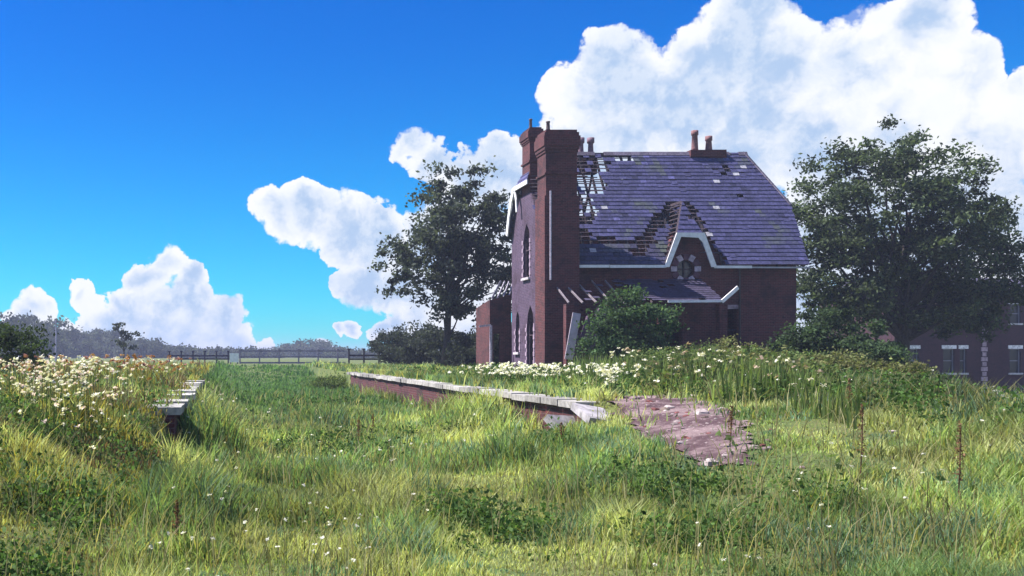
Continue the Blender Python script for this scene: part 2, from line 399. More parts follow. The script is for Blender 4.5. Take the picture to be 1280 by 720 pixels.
# voussoirs round the circular window: brick foils with a dark eye
rw = MB(); rw.cur = (.20, .12, .17)
for k in range(12):
    a = 2*math.pi*k/12; c = Vector((GC+.56*math.cos(a), YF-.03, 5.78+.56*math.sin(a))); d = Vector((math.cos(a), 0, math.sin(a)))
    rw.cur = (.42, .34, .42) if k % 2 == 0 else (.10, .05, .07)
    rw.beam(c-d*.14, c+d*.14, .24, .09, (0, 1, 0))
rwo = rw.build('round_window', stone, house)
m = MB(); m.cur = (.06, .045, .06); m.box(GC-.42, GC+.42, YF+.13, YF+.17, 5.76, 5.80); m.box(GC-.02, GC+.02, YF+.12, YF+.16, 5.36, 6.2); m.build('glazing_bar', timber, rwo)
m = MB(); m.prism([(x, YF+.2, z) for x, z in ring], (0, .02, 0)); m.build('pane', glass, rwo)  # dark sheet added so the eye reads as an unlit interior
# side windows: stone sills and remains of frames
for (y0, y1, z0, z1) in [(47.35, 48.3, 5.6, 8.3), (46.75, 47.75, 1.2, 4.2), (49.0, 49.6, 1.9, 4.0)]:
    m = MB(); m.cur = (.07, .05, .07)
    m.box(X0+.10, X0+.16, y0+.01, y0+.07, z0, z1-.8); m.box(X0+.10, X0+.16, y1-.07, y1-.01, z0, z1-.8); m.box(X0+.10, X0+.16, y0+.07, y1-.07, (z0+z1)/2, (z0+z1)/2+.06)
    f = m.build('window', timber, house)
    m = MB(); m.cur = (.5, .45, .5); m.box(X0-.12, X0+.09, y0-.1, y1+.1, z0-.12, z0-.003); m.build('sill', stone, f)
    for yy, s_ in ((y0, -1), (y1, 1)):
        m = MB(); m.cur = (.30, .22, .30); m.box(X0-.02, X0-.006, min(yy, yy+s_*.12), max(yy, yy+s_*.12), z0, z1-.9)
        for z in np.arange(z0+.1, z1-.9, .4): m.box(X0-.04, X0-.004, min(yy, yy+s_*.22), max(yy, yy+s_*.22), z, z+.2)
        m.build('jamb', stone, f)
for (x0, x1, z0, z1) in [(23.1, 24.0, 2.0, 3.9), (17.4, 18.5, 1.9, 3.6)]:
    m = MB(); m.cur = (.07, .05, .06); m.box(x0, x1, YF+.12, YF+.16, z0+.9, z0+.96); m.box((x0+x1)/2-.025, (x0+x1)/2+.025, YF+.1, YF+.15, z0, z1)
    f = m.build('window', timber, house)
    m = MB(); m.cur = (.3, .22, .25); m.box(x0-.1, x1+.1, YF-.08, YF+.09, z0-.14, z0-.003); m.build('sill', stone, f)
    m = MB(); m.cur = (.3, .22, .25); m.box(x0-.12, x1+.12, YF-.03, YF-.004, z1+.003, z1+.2); m.build('lintel', stone, f)

# --- roof: battens and rafters under individually laid slates
def fpt(x, s): return Vector((x, EY+s/LEN*(RY_-EY), EZ+s/LEN*(RZ-EZ)))
REY = 50.5; RLEN = (RZ-(RZ-SL*(REY-RY_)));RLEN = math.hypot(REY-RY_, SL*(REY-RY_))
def bpt(x, s): return Vector((x, REY-s/RLEN*(REY-RY_), RZ-SL*(REY-RY_)*(1-s/RLEN)))
def zs(z, base): return z
def xr(z): # right edge of the slopes (half hip)
    return 27.12+(z-EZ)*.07 if z < 8.96 else 27.33-(z-8.96)/(RZ-8.96)*1.33
def xl(z):
    return 14.82 if z < 10.3 else 14.82+(z-10.3)/(RZ-10.3)*.75
def to_px(p): return VX+F*p.x/p.y, VY-F*(p.z-EYE)/p.y
def nz(x, y, s, k): return float(fb(x, y, s, k))
def hole_sky(px, py):      # slates gone, sky showing between the battens
    a = (px < 764-(py-188)*.30+30*(nz(px, py, 14, 2)-.5)) and py < 288 and px < 772
    b = 752 < px < 790+10*(nz(px, py, 8, 3)-.5) and 190 < py < 205+8*(nz(px, py, 8, 4)-.5)
    c = 902 < px < 911 and 207 < py < 219
    return a or b, c
def hole_dark(px, py):     # slates gone, dark void beneath
    n = nz(px, py, 10, 5)-.5
    a = px < 736+12*n and 285 <= py < 306
    b = 722 < px < 820 and 296+16*n+max(0, (770-px)*.12) < py < 305
    e1 = abs((px-848)*.95+(py-253)*.80)
    lv = px < 852 and 254 < py < 322 and (848-px) - (py-254)*.72 > -2 and (848-px) - (py-254)*.72 < 17+14*n
    rv = px > 846 and 254 < py < 330 and (px-848) - (py-254)*.62 > -2 and (px-848) - (py-254)*.62 < 15+9*n
    return a or b or lv or rv
sl = MB(); bt = MB(); rf = MB()
ROW, SW = .235, .30
def lay(pt, length, front):
    nrow = int(length/ROW)
    up = (pt(0, 1)-pt(0, 0)).normalized(); nrm = Vector((1, 0, 0)).cross(up) if front else up.cross(Vector((1, 0, 0)))
    if nrm.z < 0: nrm = -nrm
    for i in range(nrow+1):
        s0 = i*ROW; s1 = min(s0+ROW*1.12, length-.01); z = pt(0, min(s0+ROW/2, length)).z
        a, b = xl(z), xr(z)
        # battens
        bt.cur = jit((.085, .065, .085), .3)
        x = a+.1
        while x < b-.1:
            l = random.uniform(.8, 1.6); e = min(x+l, b-.05)
            p = pt(x, s0+.02); q = pt(e, s0+.02)
            if not (front and abs((x+e)/2-GC) < GHW*(1-(z-EZ)/(GTZ-EZ))+.2 and z < GTZ):
                bp = to_px((p+q)/2); lost = (not front) and 690 < bp[0] < 800 and bp[1] < 280 and random.random() < .75
                if random.random() > .04 and not lost: bt.beam(p-nrm*.03, q-nrm*.03+Vector((0, 0, random.uniform(-.02, .02))), .045, .03, nrm)
            x = e+.01
        x = a-(.5*SW if i % 2 else 0)
        while x < b:
            x0, x1 = max(x+.004, a), min(x+SW-.004, b); x += SW
            if x1-x0 < .04: continue
            xc = (x0+x1)/2; P = pt(xc, (s0+s1)/2)
            if front:
                px, py = to_px(P); sk, small = hole_sky(px, py)
                if z < GTZ and abs(xc-GC) < GHW*(1-(z-EZ)/(GTZ-EZ)): continue
                if small or hole_dark(px, py): continue
                if sk and random.random() > (.24 if px > 745 else .13): continue
                if random.random() < .004: continue
            else:
                px, py = to_px(P)
                if (700 < px < 785 and py < 272) or (750 < px < 800 and py < 215): 
                    if random.random() > .12: continue
            lift = random.uniform(0, .008); tw = random.gauss(0, .004)
            k = random.uniform(.80, 1.2)
            if random.random() < .05: k *= .6
            if random.random() < .025: k *= 1.7
            slip = -up*random.uniform(.03, .12) if random.random() < .02 else Vector((0, 0, 0))
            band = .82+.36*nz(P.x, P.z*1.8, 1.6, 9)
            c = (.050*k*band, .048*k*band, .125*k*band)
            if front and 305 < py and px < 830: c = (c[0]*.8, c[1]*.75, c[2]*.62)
            mo = nz(P.x*1.3, P.z, 1.1, 19)
            if mo > .64: q_ = min(1, (mo-.64)*6); c = tuple(a_*(1-q_)+b_*q_ for a_, b_ in zip(c, (.075, .085, .075)))
            if random.random() < .006: c = (.34, .33, .38)
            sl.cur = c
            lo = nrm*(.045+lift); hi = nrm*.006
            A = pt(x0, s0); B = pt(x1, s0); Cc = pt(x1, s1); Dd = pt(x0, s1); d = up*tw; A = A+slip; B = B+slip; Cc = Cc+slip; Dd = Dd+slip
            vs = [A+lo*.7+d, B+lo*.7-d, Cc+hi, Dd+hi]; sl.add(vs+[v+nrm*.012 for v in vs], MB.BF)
    for x in np.arange(15.2, 27.1, .42):
        zt = length if 15.6 < x < 26 else length*.62
        if not front and 16 < x < 20 and int(x/.42) % 2: continue
        s_lo = 0
        if front and abs(x-GC) < GHW: s_lo = length*((GTZ-EZ)*(1-abs(x-GC)/GHW))/(RZ-EZ)
        rf.cur = jit((.05, .04, .05), .3); rf.beam(pt(x, s_lo+.02)-nrm*.13, pt(x, zt-.05)-nrm*.13, .07, .13, nrm)
lay(fpt, LEN, True)
lay(bpt, RLEN, False)
# half hips
def hip(xb, xt, za, front_y, back_y, sgn):
    n = max(3, int((RZ-za)/.22))
    for i in range(n):
        t0, t1 = i/n, (i+1)/n+.02
        def P(t, u):
            y0 = front_y+(RY_-front_y)*t; y1 = back_y+(RY_-back_y)*t
            return Vector((xb+(xt-xb)*t, y0+(y1-y0)*u, za+(RZ-za)*t))
        y0 = P(t0, 0).y; y1 = P(t0, 1).y; k = max(1, int((y1-y0)/.3))
        for j in range(k):
            c = random.uniform(.8, 1.2); sl.cur = (.058*c, .054*c, .142*c)
            o_ = Vector((sgn*.04, 0, .01)); hi = Vector((sgn*.01, 0, 0)); t1c = min(t1, 1)
            vs = [P(t0, j/k)+o_, P(t0, (j+1)/k)+o_, P(t1c, (j+1)/k)+hi, P(t1c, j/k)+hi]
            sl.add(vs+[v+Vector((sgn*.012, 0, .004)) for v in vs], MB.BF)
hip(27.33, 26.0, 8.96, 46.4, 49.9, 1)
hip(14.82, 15.57, 10.3, 47.2, 49.1, -1)
# gablet roof
gb = MB()
def tri(P, Qp, Rr, rows, left):
    """P,Q lower edge ends, R apex; lays slates row by row"""
    n = (Qp-P).cross(Rr-P).normalized()
    if n.z < 0: n = -n
    for i in range(rows):
        t0, t1 = i/rows, min((i+1.12)/rows, .995)
        a0, b0 = P.lerp(Rr, t0), Qp.lerp(Rr, t0); a1, b1 = P.lerp(Rr, t1), Qp.lerp(Rr, t1)
        k = max(1, int((b0-a0).length/.28))
        bt.cur = (.06, .05, .06); bt.beam(a0-n*.03, b0-n*.03, .05, .03, n)
        for j in range(k):
            if left(i/rows, j/k): continue
            c = random.uniform(.8, 1.2); sl.cur = (.058*c, .054*c, .142*c)
            vs = [a0.lerp(b0, j/k)+n*.04, a0.lerp(b0, (j+1)/k-.01)+n*.04, a1.lerp(b1, (j+1)/k-.01)+n*.006, a1.lerp(b1, j/k)+n*.006]
            sl.add(vs+[v+n*.012 for v in vs], MB.BF)
GA = Vector((GC, 46.45, GTZ)); hz = 7.35; hw2 = GHW*(1-(hz-EZ)/(GTZ-EZ)); GF = Vector((GC, 45.35, GTZ-.02))
tri(Vector((GC-hw2, 44.55, hz)), Vector((GC+hw2, 44.55, hz)), GF, 7, lambda t, u: t < .75 and random.random() < .12)
for s_ in (-1, 1):
    ev = Vector((GC+s_*GHW, 44.58, EZ)); tp = Vector((GC+s_*hw2, 44.55, hz)); n = (tp-ev).cross(GA-ev).normalized()
    for i in range(14):      # side slope: battens with few slates left
        t = i/14; a = ev.lerp(tp, t*1.0) if True else ev; b = ev.lerp(GA, t*.9+.02)
        zz = EZ+(GTZ-EZ)*t; xx = GC+s_*GHW*(1-t)
        yb = EY+(zz-EZ)/SL; ya = 44.56 if zz < hz else 44.56+(45.35-44.56)*(zz-hz)/(GTZ-hz)
        if yb-ya < .05: continue
        bt.cur = (.06, .045, .06); bt.beam((xx, ya, zz), (xx, yb, zz), .05, .05)
    m2 = MB(); m2.cur = (.05, .04, .05)
    bt.beam(ev+Vector((0, .05, 0)), tp+Vector((0, .05, 0)), .1, .1); bt.beam(tp+Vector((0, .05, 0)), GF-Vector((0, 0, .06)), .08, .1)
bt.beam(GF-Vector((0, 0, .06)), GA-Vector((0, 0, .06)), .07, .12)
roof = sl.build('roof', slate_m, house)
bt.build('batten_frame', timber, roof); rf.build('rafter_frame', timber, roof)
m = MB(); m.cur = (.06, .05, .07)
m.beam((15.3, RY_, RZ-.12), (26.0, RY_, RZ-.12), .06, .22)
m.build('ridge_board', timber, roof)
m = MB(); x = 17.6
while x < 26.0:
    if random.random() > .10:
        m.cur = jit((.13, .11, .16), .3); y = RY_; z = RZ
        m.prism([(x, y-.15, z-.16), (x, y-.05, z+.035), (x, y+.05, z+.035), (x, y+.15, z-.16), (x, y+.11, z-.18), (x, y, z-.02), (x, y-.11, z-.18)], (.43, 0, 0))
    x += .45
a, b = Vector((26.0, RY_, RZ)), Vector((27.35, 46.4, 8.96))
for i in range(8): m.cur = jit((.13, .11, .16), .3); p = a.lerp(b, i/8); q = a.lerp(b, (i+.95)/8); m.beam(p+Vector((0, 0, .03)), q+Vector((0, 0, .03)), .22, .05)
m.build('ridge_tile', clay, roof)
# white boards
WH = (.72, .70, .74)
def board(name, pts, th=.2, wd=.05, par=house, col=WH):
    m = MB(); m.cur = col
    for a, b in zip(pts[:-1], pts[1:]): m.beam(a, b, wd, th)
    return m.build(name, paint, par)
board('fascia', [(16.1, 44.52, 5.86), (17.8, 44.52, 5.865)], .13); board('fascia', [(17.83, 44.52, 5.855), (GC-GHW, 44.52, 5.86)], .13)
board('fascia', [(GC+GHW, 44.52, 5.83), (24.4, 44.52, 5.83)], .12); board('fascia', [(24.4, 44.52, 5.81), (27.1, 44.52, 5.80)], .07, col=(.35, .33, .38))
yb_ = 44.46
m = MB(); m.cur = WH
o1 = [(GC-GHW-.10, EZ-.12), (GC-hw2-.03, hz+.07), (GC+hw2+.03, hz+.07), (GC+GHW+.10, EZ-.12)]
i1 = [(GC-GHW+.13, EZ-.12), (GC-hw2+.12, hz-.18), (GC+hw2-.12, hz-.18), (GC+GHW-.15, EZ-.12)]
i1[1] = (i1[1][0]+.05, i1[1][1]+.06)
for k in range(3):
    q = [o1[k], o1[k+1], i1[k+1], i1[k]]; m.prism([(x, yb_+k*.003, z) for x, z in q], (0, .06, 0))
m.prism([(GC+hw2-.30, yb_-.004, hz-.12), (GC+hw2-.05, yb_-.004, hz-.12), (GC+hw2+.08, yb_-.004, hz-.55)], (0, .05, 0))
m.build('bargeboard', paint, house)
m = MB(); m.cur = WH
m.beam((14.74, 46.9, 10.22), (14.74, 49.15, 10.22), .06, .22)
cur = [Vector((14.74, 49.15, 10.22)), Vector((14.74, 49.55, 9.7)), Vector((14.74, 49.95, 8.95)), Vector((14.74, 50.3, 8.0))]
for a, b in zip(cur[:-1], cur[1:]): m.beam(a, b, .06, .32, (0, 1, 0))
cur = [Vector((14.75, 49.0, 10.1)), Vector((14.75, 48.75, 9.6)), Vector((14.75, 48.65, 9.0))]
for a, b in zip(cur[:-1], cur[1:]): m.beam(a, b, .05, .16, (0, 1, 0))
m.build('bargeboard', paint, house)
# chimneys
def stack(x0, x1, y0, y1, z0, z1, ztop, pots, mt=brick, wide=None):
    m = MB(); m.box(x0, x1, y0, y1, z0, z1)
    if wide: m.box(x0-.08, x1+.08, y0-.08, y1+.08, z0+.01, wide)
    m.box(x0-.06, x1+.06, y0-.06, y1+.06, z1-1.02, z1-.93)
    s_ = m.build('chimney', mt, house)
    m = MB(); h = ztop-z1
    for i, (e, a, b) in enumerate([(.04, 0, .12), (.08, .12, .28), (.12, .28, .72), (.07, .72, .88), (0, .88, 1)]):
        m.box(x0-e, x1+e, y0-e, y1+e, z1+h*a+.001*i, z1+h*b)
    m.build('chimney_cap', brick, s_)
    for (px, py, r, hh) in pots:
        m = MB(); m.cur = (.10, .07, .08); m.lathe(px, py, [(r*1.15, ztop-.02), (r, ztop+.1), (r*.85, ztop+hh-.08), (r*1.05, ztop+hh-.06), (r*1.05, ztop+hh)]); m.build('chimney_pot', clay, s_, True)
    return s_
stack(14.78, 16.22, 44.3, 45.5, .3, 11.1, 12.15, [(14.98, 44.6, .09, .45)], brick, 9.1)
stack(15.02, 15.6, 47.4, 48.6, 9.0, 12.3, 13.0, [(15.25, 48, .08, .55)], brick)
m = MB(); m.box(25.05-.95, 25.75-.75, RY_-.25, RY_+.3, RZ-.3, RZ+.1); s_ = m.build('chimney', brick, house)
m = MB(); m.box(23.55, 25.0, RY_-.3, RY_+.36, RZ+.02, RZ+.1)
for x, hh in ((23.53, 1.10), (24.23, .82)):
    m = MB(); m.cur = (.20, .10, .11); m.lathe(x, RY_, [(.17, RZ+.08), (.16, RZ+.2), (.13, RZ+hh-.25), (.17, RZ+hh-.22), (.165, RZ+hh)]); m.build('chimney_pot', clay, s_, True)
m = MB(); m.box(23.2, 24.6, RY_-.28, RY_+.32, RZ-.25, RZ+.085); m.build('chimney', brick, house)
m = MB(); m.box(17.75, 18.75, 48.45, 48.85, 10.9, 11.95); s_ = m.build('chimney', brick, house)
for x in (18.0, 18.5):
    m = MB(); m.cur = (.16, .10, .14); m.lathe(x, 48.65, [(.15, 11.9), (.14, 12.05), (.12, 12.45), (.18, 12.5), (.18, 12.75)]); m.build('chimney_pot', clay, s_, True)
# pipes
m = MB(); m.cur = (.30, .27, .36); m.tube([(14.95, 44.15, 9.3), (14.95, 44.15, 5.2)], .05); m.build('downpipe', iron, house)
m = MB(); m.cur = (.04, .03, .04); m.tube([(24.05, 44.9, 5.8), (24.05, 44.9, 1)], .05); m.build('downpipe', iron, house)
# lean-to canopy along the front
cz0, cz1, cy0 = 4.15, 5.3, 42.8
cm = MB(); up = Vector((0, YF-cy0, cz1-cz0)); CL = up.length; up.normalize(); nrm = Vector((0, -up.z, up.y))
for i in range(11):
    s0 = i*CL/11; s1 = min(s0+CL/11*1.15, CL-.01); x = 15.9 if i % 2 else 15.75
    while x < 22.25:
        x0_, x1_ = x+.004, min(x+.296, 22.25); x += .3
        if x1_-x0_ < .05: continue
        if x < 18.2 and random.random() < .9: continue
        if x < 19.2 and random.random() < .5: continue
        if random.random() < .06: continue
        c = random.uniform(.7, 1.2); cm.cur = (.055*c, .045*c, .09*c)
        A, B = Vector((x0_, cy0, cz0))+up*s0, Vector((x1_, cy0, cz0))+up*s0
        vs = [A+nrm*.045, B+nrm*.045, B+up*(s1-s0)+nrm*.006, A+up*(s1-s0)+nrm*.006]; cm.add(vs+[v+nrm*.012 for v in vs], MB.BF)
can = cm.build('canopy', slate_m, house)
for k, x in enumerate(np.arange(15.3, 22.3, .62)):
    m = MB(); m.cur = (.20, .17, .20) if k < 5 else (.07, .055, .06)
    m.beam((x, cy0, cz0-.07), (x+(random.uniform(-.25, .05) if k < 4 else 0), YF-.01, cz1-.07), .05, .08); m.build('rafter', timber, can)
m = MB(); m.cur = (.72, .7, .76); m.beam((19.7, cy0-.04, cz0-.02), (22.15, cy0-.04, cz0), .05, .11); m.build('fascia', paint, can)
m = MB(); m.cur = (.78, .74, .78); m.beam((22.1, cy0-.07, cz0-.02), (22.95, cy0+.2, cz0+.62), .05, .17); o = m.build('loose_board', paint, can)
for x in (15.2, 17.1, 19.4, 22.05): m = MB(); m.box(x, x+.36, cy0+.05, cy0+.41, .4, cz0-.13); m.build('pier', brick, can)
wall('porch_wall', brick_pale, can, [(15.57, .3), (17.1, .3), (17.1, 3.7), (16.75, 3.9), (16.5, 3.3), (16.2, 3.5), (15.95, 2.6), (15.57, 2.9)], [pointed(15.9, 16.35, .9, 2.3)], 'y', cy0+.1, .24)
m = MB(); m.cur = (.5, .42, .5); m.beam((15.15, 42.4, 1.55), (15.55, 42.5, 3.6), .36, .04, (0, 1, 0)); m.build('door_leaf', paint, can)
m = MB(); m.cur = (.1, .03, .04); m.box(19.77, 22.04, cy0+.15, cy0+.38, .4, 2.0); m.build('dwarf_wall', brick, can)

# ruined shed left of the house
sh = thing('ruined_shed', (14.3, 52.6, .9), 'dark roofless lean-to shed with bare rafters behind the house corner', 'shed')
wall('wall', brick, sh, [(14.2, .3), (15.35, .3), (15.35, 5.0), (14.2, 4.7)], [rect(14.4, 14.75, 1.2, 2.9)], 'y', 51.6, .24)
wall('wall', brick, sh, [(51.85, .3), (54.4, .3), (54.4, 4.4), (51.85, 4.7)], [], 'x', 14.2, .24)
for k in range(4):
    m = MB(); m.cur = (.35, .32, .4); m.beam((14.35+.3*k, 51.75, 4.8), (14.85+.3*k, 51.75+.3*k, 5.75), .05, .1); m.build('rafter', timber, sh)
ps = thing('gate_post', (13.9, 50.3, .9), 'thin pale upright post beside the ruined shed', 'post')
m = MB(); m.cur = (.4, .36, .45); m.beam((13.9, 50.3, .7), (13.9, 50.3, 3.3), .11, .11, (0, 1, 0)); m.beam((13.9, 50.3, 3.32), (13.3, 50.4, 3.25), .08, .1); m.build('post', timber, ps)

# ------------------------------------------------------------------ brick building on the right
RB = 70.0
bl = thing('brick_building', (54, RB, -1.3), 'two storey red brick building with white lintels behind the big right tree', 'building')
def bx_(px, Y=RB): return (px-VX)/F*Y
def bz_(py, Y=RB): return EYE-(py-VY)/F*Y
wins = [(1138,1148,436,466),(1179,1193,436,466),(1200,1208,436,466),(1138,1150,380,402),(1179,1193,380,404),(1200,1208,380,404),(1262,1276,436,466),(1262,1276,380,404)]
holes = [rect(bx_(a), bx_(b), bz_(d), bz_(c)) for a, b, c, d in wins]
wall('wall', brick_far, bl, rect(bx_(1118), bx_(1330), -1.6, bz_(362)), holes, 'y', RB, .3)
m = MB(); m.box(bx_(1118), bx_(1330), RB+.31, RB+9, -1.6, bz_(362)); m.build('wall', brick_far, bl)
for (a, b, c, d) in wins:
    x0, x1, z0, z1 = bx_(a), bx_(b), bz_(d), bz_(c)
    m = MB(); m.cur = (.22, .22, .28); xm = (x0+x1)/2; zm = (z0+z1)/2
    m.box(x0, x0+.06, RB+.12, RB+.2, z0, z1); m.box(x1-.06, x1, RB+.12, RB+.2, z0, z1); m.box(x0+.06, x1-.06, RB+.12, RB+.2, zm-.03, zm+.03); m.box(x0+.06, x1-.06, RB+.12, RB+.2, z1-.07, z1)
    f = m.build('window', paint, bl)
    m = MB(); m.box(x0, x1, RB+.2, RB+.22, z0, z1); m.build('pane', glass, f)
    m = MB(); m.cur = (.78, .76, .8); m.box(x0-.12, x1+.12, RB-.05, RB-.004, z1+.003, z1+.26); m.build('lintel', stone, f)
    m = MB(); m.cur = (.5, .48, .52); m.box(x0-.1, x1+.1, RB-.1, RB+.1, z0-.13, z0-.003); m.build('sill', stone, f)
m = MB(); m.cur = (.40, .3, .36)
for k, z in enumerate(np.arange(-1.2, 6.0, .36)): x = bx_(1230); ww = .45 if k % 2 else .28; m.box(x-ww/2, x+ww/2, RB-.06, RB-.004, z, z+.3)
m.build('quoins', stone, bl)
m = MB(); m.cur = (.09, .08, .13); z = bz_(362)
m.prism([(bx_(1112), RB-.4, z-.1), (bx_(1112), RB+4.6, z+1.2), (bx_(1112), RB+9.6, z-.1)], (bx_(1337)-bx_(1112), 0, 0)); m.build('roof', slate_m, bl)
lw = thing('low_wall', (50, 58, -1.3), 'dark low brick wall with pale steps below the brick building', 'wall')
m = MB(); m.box(40.5, 45.2, 58, 58.3, -1.8, .55); m.build('wall', brick_far, lw)
m = MB(); m.cur = (.55, .55, .62)
for k in range(4): m.box(45.3, 47.2-.1*k, 58-.3*(3-k), 58.3, -1.25+.24*k, -1.12+.24*k)
m.build('step', stone, lw)

# ------------------------------------------------------------------ foliage
def leaves_mesh(name, cen, size, col, parent, up=.5):
    n = len(cen); d = rng.normal(size=(n, 3)); d /= np.linalg.norm(d, axis=1)[:, None]
    a = rng.normal(size=(n, 3)); u = np.cross(d, a); u /= np.linalg.norm(u, axis=1)[:, None]
    v = np.cross(d, u); s = (size*rng.uniform(.6, 1.4, n))[:, None]
    u = u*s; v = v*s*.62
    V = np.stack([cen-u*.5, cen-v*.5+u*.05, cen+u*.55, cen+v*.5+u*.05], 1).reshape(-1, 3)
    T = np.arange(4*n).reshape(-1, 4)
    return np_mesh(name, V, T, leaf_m, np.repeat(col, 4, 0), parent, nper=4)
def crown_points(c, r, nclump, nleaf, spread, shell=.55, flat=1.0, gaps=0.0):
    c = np.array(c, float); r = np.array(r, float)
    d = rng.normal(size=(nclump, 3)); d /= np.linalg.norm(d, axis=1)[:, None]
    rad = rng.uniform(shell**3, 1, nclump)**(1/3)
    cl = c+d*rad[:, None]*r*(1+.16*rng.normal(size=(nclump, 1)).clip(-1.5, 1.5))
    sz = rng.uniform(.5, 1.3, nclump)*spread
    k = nleaf//nclump
    p = (cl[:, None, :]+rng.normal(size=(nclump, k, 3))*sz[:, None, None]*np.array([1, 1, .6])*.5)
    tone = np.repeat(rng.uniform(.6, 1.4, nclump), k)
    return cl, p.reshape(-1, 3), tone
def cols(tone, base, alt):
    n = len(tone); t = rng.uniform(0, 1, n)[:, None]
    return (np.array(base)*(1-t)+np.array(alt)*t)*tone[:, None]*rng.uniform(.75, 1.25, (n, 1))
GREEN, GREEN2 = (.035, .055, .022), (.06, .08, .03)
PURP, PURP2 = (.042, .05, .048), (.06, .06, .065)
def tree(name, label, cat, base, lobes, trunk_r, leaf, nleaf, nclump, spread, c1, c2, group=None, trunk_to=None, limbs=14, part='crown', stem='trunk', lean=0):
    """lobes: list of (cx,cy,cz,rx,ry,rz,share) offsets from base"""
    base = Vector(base); t = thing(name, base, label, cat, group)
    P = []; Tn = []; CLs = []
    for (cx, cy, cz, rx, ry, rz, sh) in lobes:
        cl, p, tn = crown_points((base.x+cx, base.y+cy, base.z+cz), (rx, ry, rz), max(3, int(nclump*sh)), int(nleaf*sh), spread)
        P.append(p); Tn.append(tn); CLs.append(cl)
    P = np.concatenate(P); Tn = np.concatenate(Tn); CLs = np.concatenate(CLs)
    ok = P[:, 2] > base.z+.03; P = P[ok]; Tn = Tn[ok]
    leaves_mesh(part, P, leaf, cols(Tn, c1, c2), t)
    m = MB(); m.cur = (.05, .042, .042); top = trunk_to or max(l[2] for l in lobes)
    cx = np.mean([l[0] for l in lobes]); tp = [base+Vector((0, 0, -.3))]
    rr = [trunk_r*1.35]
    for i in range(1, 7):
        f = i/6; tp.append(base+Vector((cx*f*.7+lean*math.sin(f*2)+random.uniform(-.1, .1)*top*.05, random.uniform(-.03, .03)*top, top*f))); rr.append(trunk_r*(1-.75*f))
    m.tube(tp, rr, 9)
    pick = rng.choice(len(CLs), min(limbs, len(CLs)), replace=False)
    for i in pick:
        e = Vector(CLs[i]); j = random.randint(2, 5); s0 = tp[j]; r0 = rr[j]*.55
        if e.z < s0.z-.3: j = max(1, j-2); s0 = tp[j]; r0 = rr[j]*.45
        mid = s0.lerp(e, .5)+Vector((random.uniform(-.1, .1), random.uniform(-.1, .1), .06))*(e-s0).length
        m.tube([s0, s0.lerp(mid, .5)+Vector((0, 0, .02)), mid, mid.lerp(e, .6), e], [r0, r0*.75, r0*.5, r0*.3, r0*.12], 5)
        for q in range(2):
            g = Vector(CLs[rng.integers(len(CLs))])
            if (g-mid).length < spread*4: m.tube([mid, mid.lerp(g, .5)+Vector((0, 0, .1)), g], [r0*.35, r0*.2, r0*.07], 4)
    m.build(stem, bark, t, True); return t
# big tree right of the house
tx, ty = (1122-VX)/F*54, 54.0; tz = float(Hh(tx, ty))
tree('broadleaf_tree', 'tall spreading dark tree right of the house in front of the brick building', 'tree', (tx, ty, tz),
     [(-.3, 0, 9.8-tz, 5.0, 4.2, 4.6, .50), (-2.7, 0, 6.4-tz, 3.0, 3.2, 3.2, .17), (3.2, 0, 7.0-tz, 3.6, 3.2, 3.6, .22), (4.9, .5, 6.0-tz, 3.2, 3, 3.2, .14), (0, -1, 5.0-tz, 5.0, 3, 1.5, .08)],
     .42, .20, 60000, 500, .68, (.024, .038, .022), (.10, .13, .07), limbs=44, trunk_to=11)
# tree left of the house
tx, ty = (556-VX)/F*62, 62.0; tz = float(Hh(tx, ty))
tree('broadleaf_tree', 'tall loose crowned tree left of the house with sky between its branches', 'tree', (tx, ty, tz),
     [(.5, 0, 9.7, 3.1, 2.8, 3.1, .36), (2.4, 0, 8.2, 2.9, 2.6, 3.0, .22), (-1.3, 0, 6.8, 2.7, 2.4, 2.5, .2), (2.2, 0, 5.2, 3.2, 2.4, 2.2, .24)],
     .27, .25, 22000, 230, .68, (.030, .040, .036), (.085, .10, .078), limbs=36, trunk_to=10)
# shrub against the front of the house
tree('elder_shrub', 'large rounded green shrub growing against the front of the house', 'shrub', ((790-VX)/F*40, 40, .9),
     [(0, 0, 1.9, 1.45, 1.2, 1.75, .6), (-.7, 0, 1.4, 1.1, 1, 1.3, .2), (.85, 0, 1.5, 1.05, 1, 1.4, .2)], .1, .13, 17000, 150, .42, (.035, .07, .03), (.08, .13, .06), limbs=8, part='foliage', stem='stem')
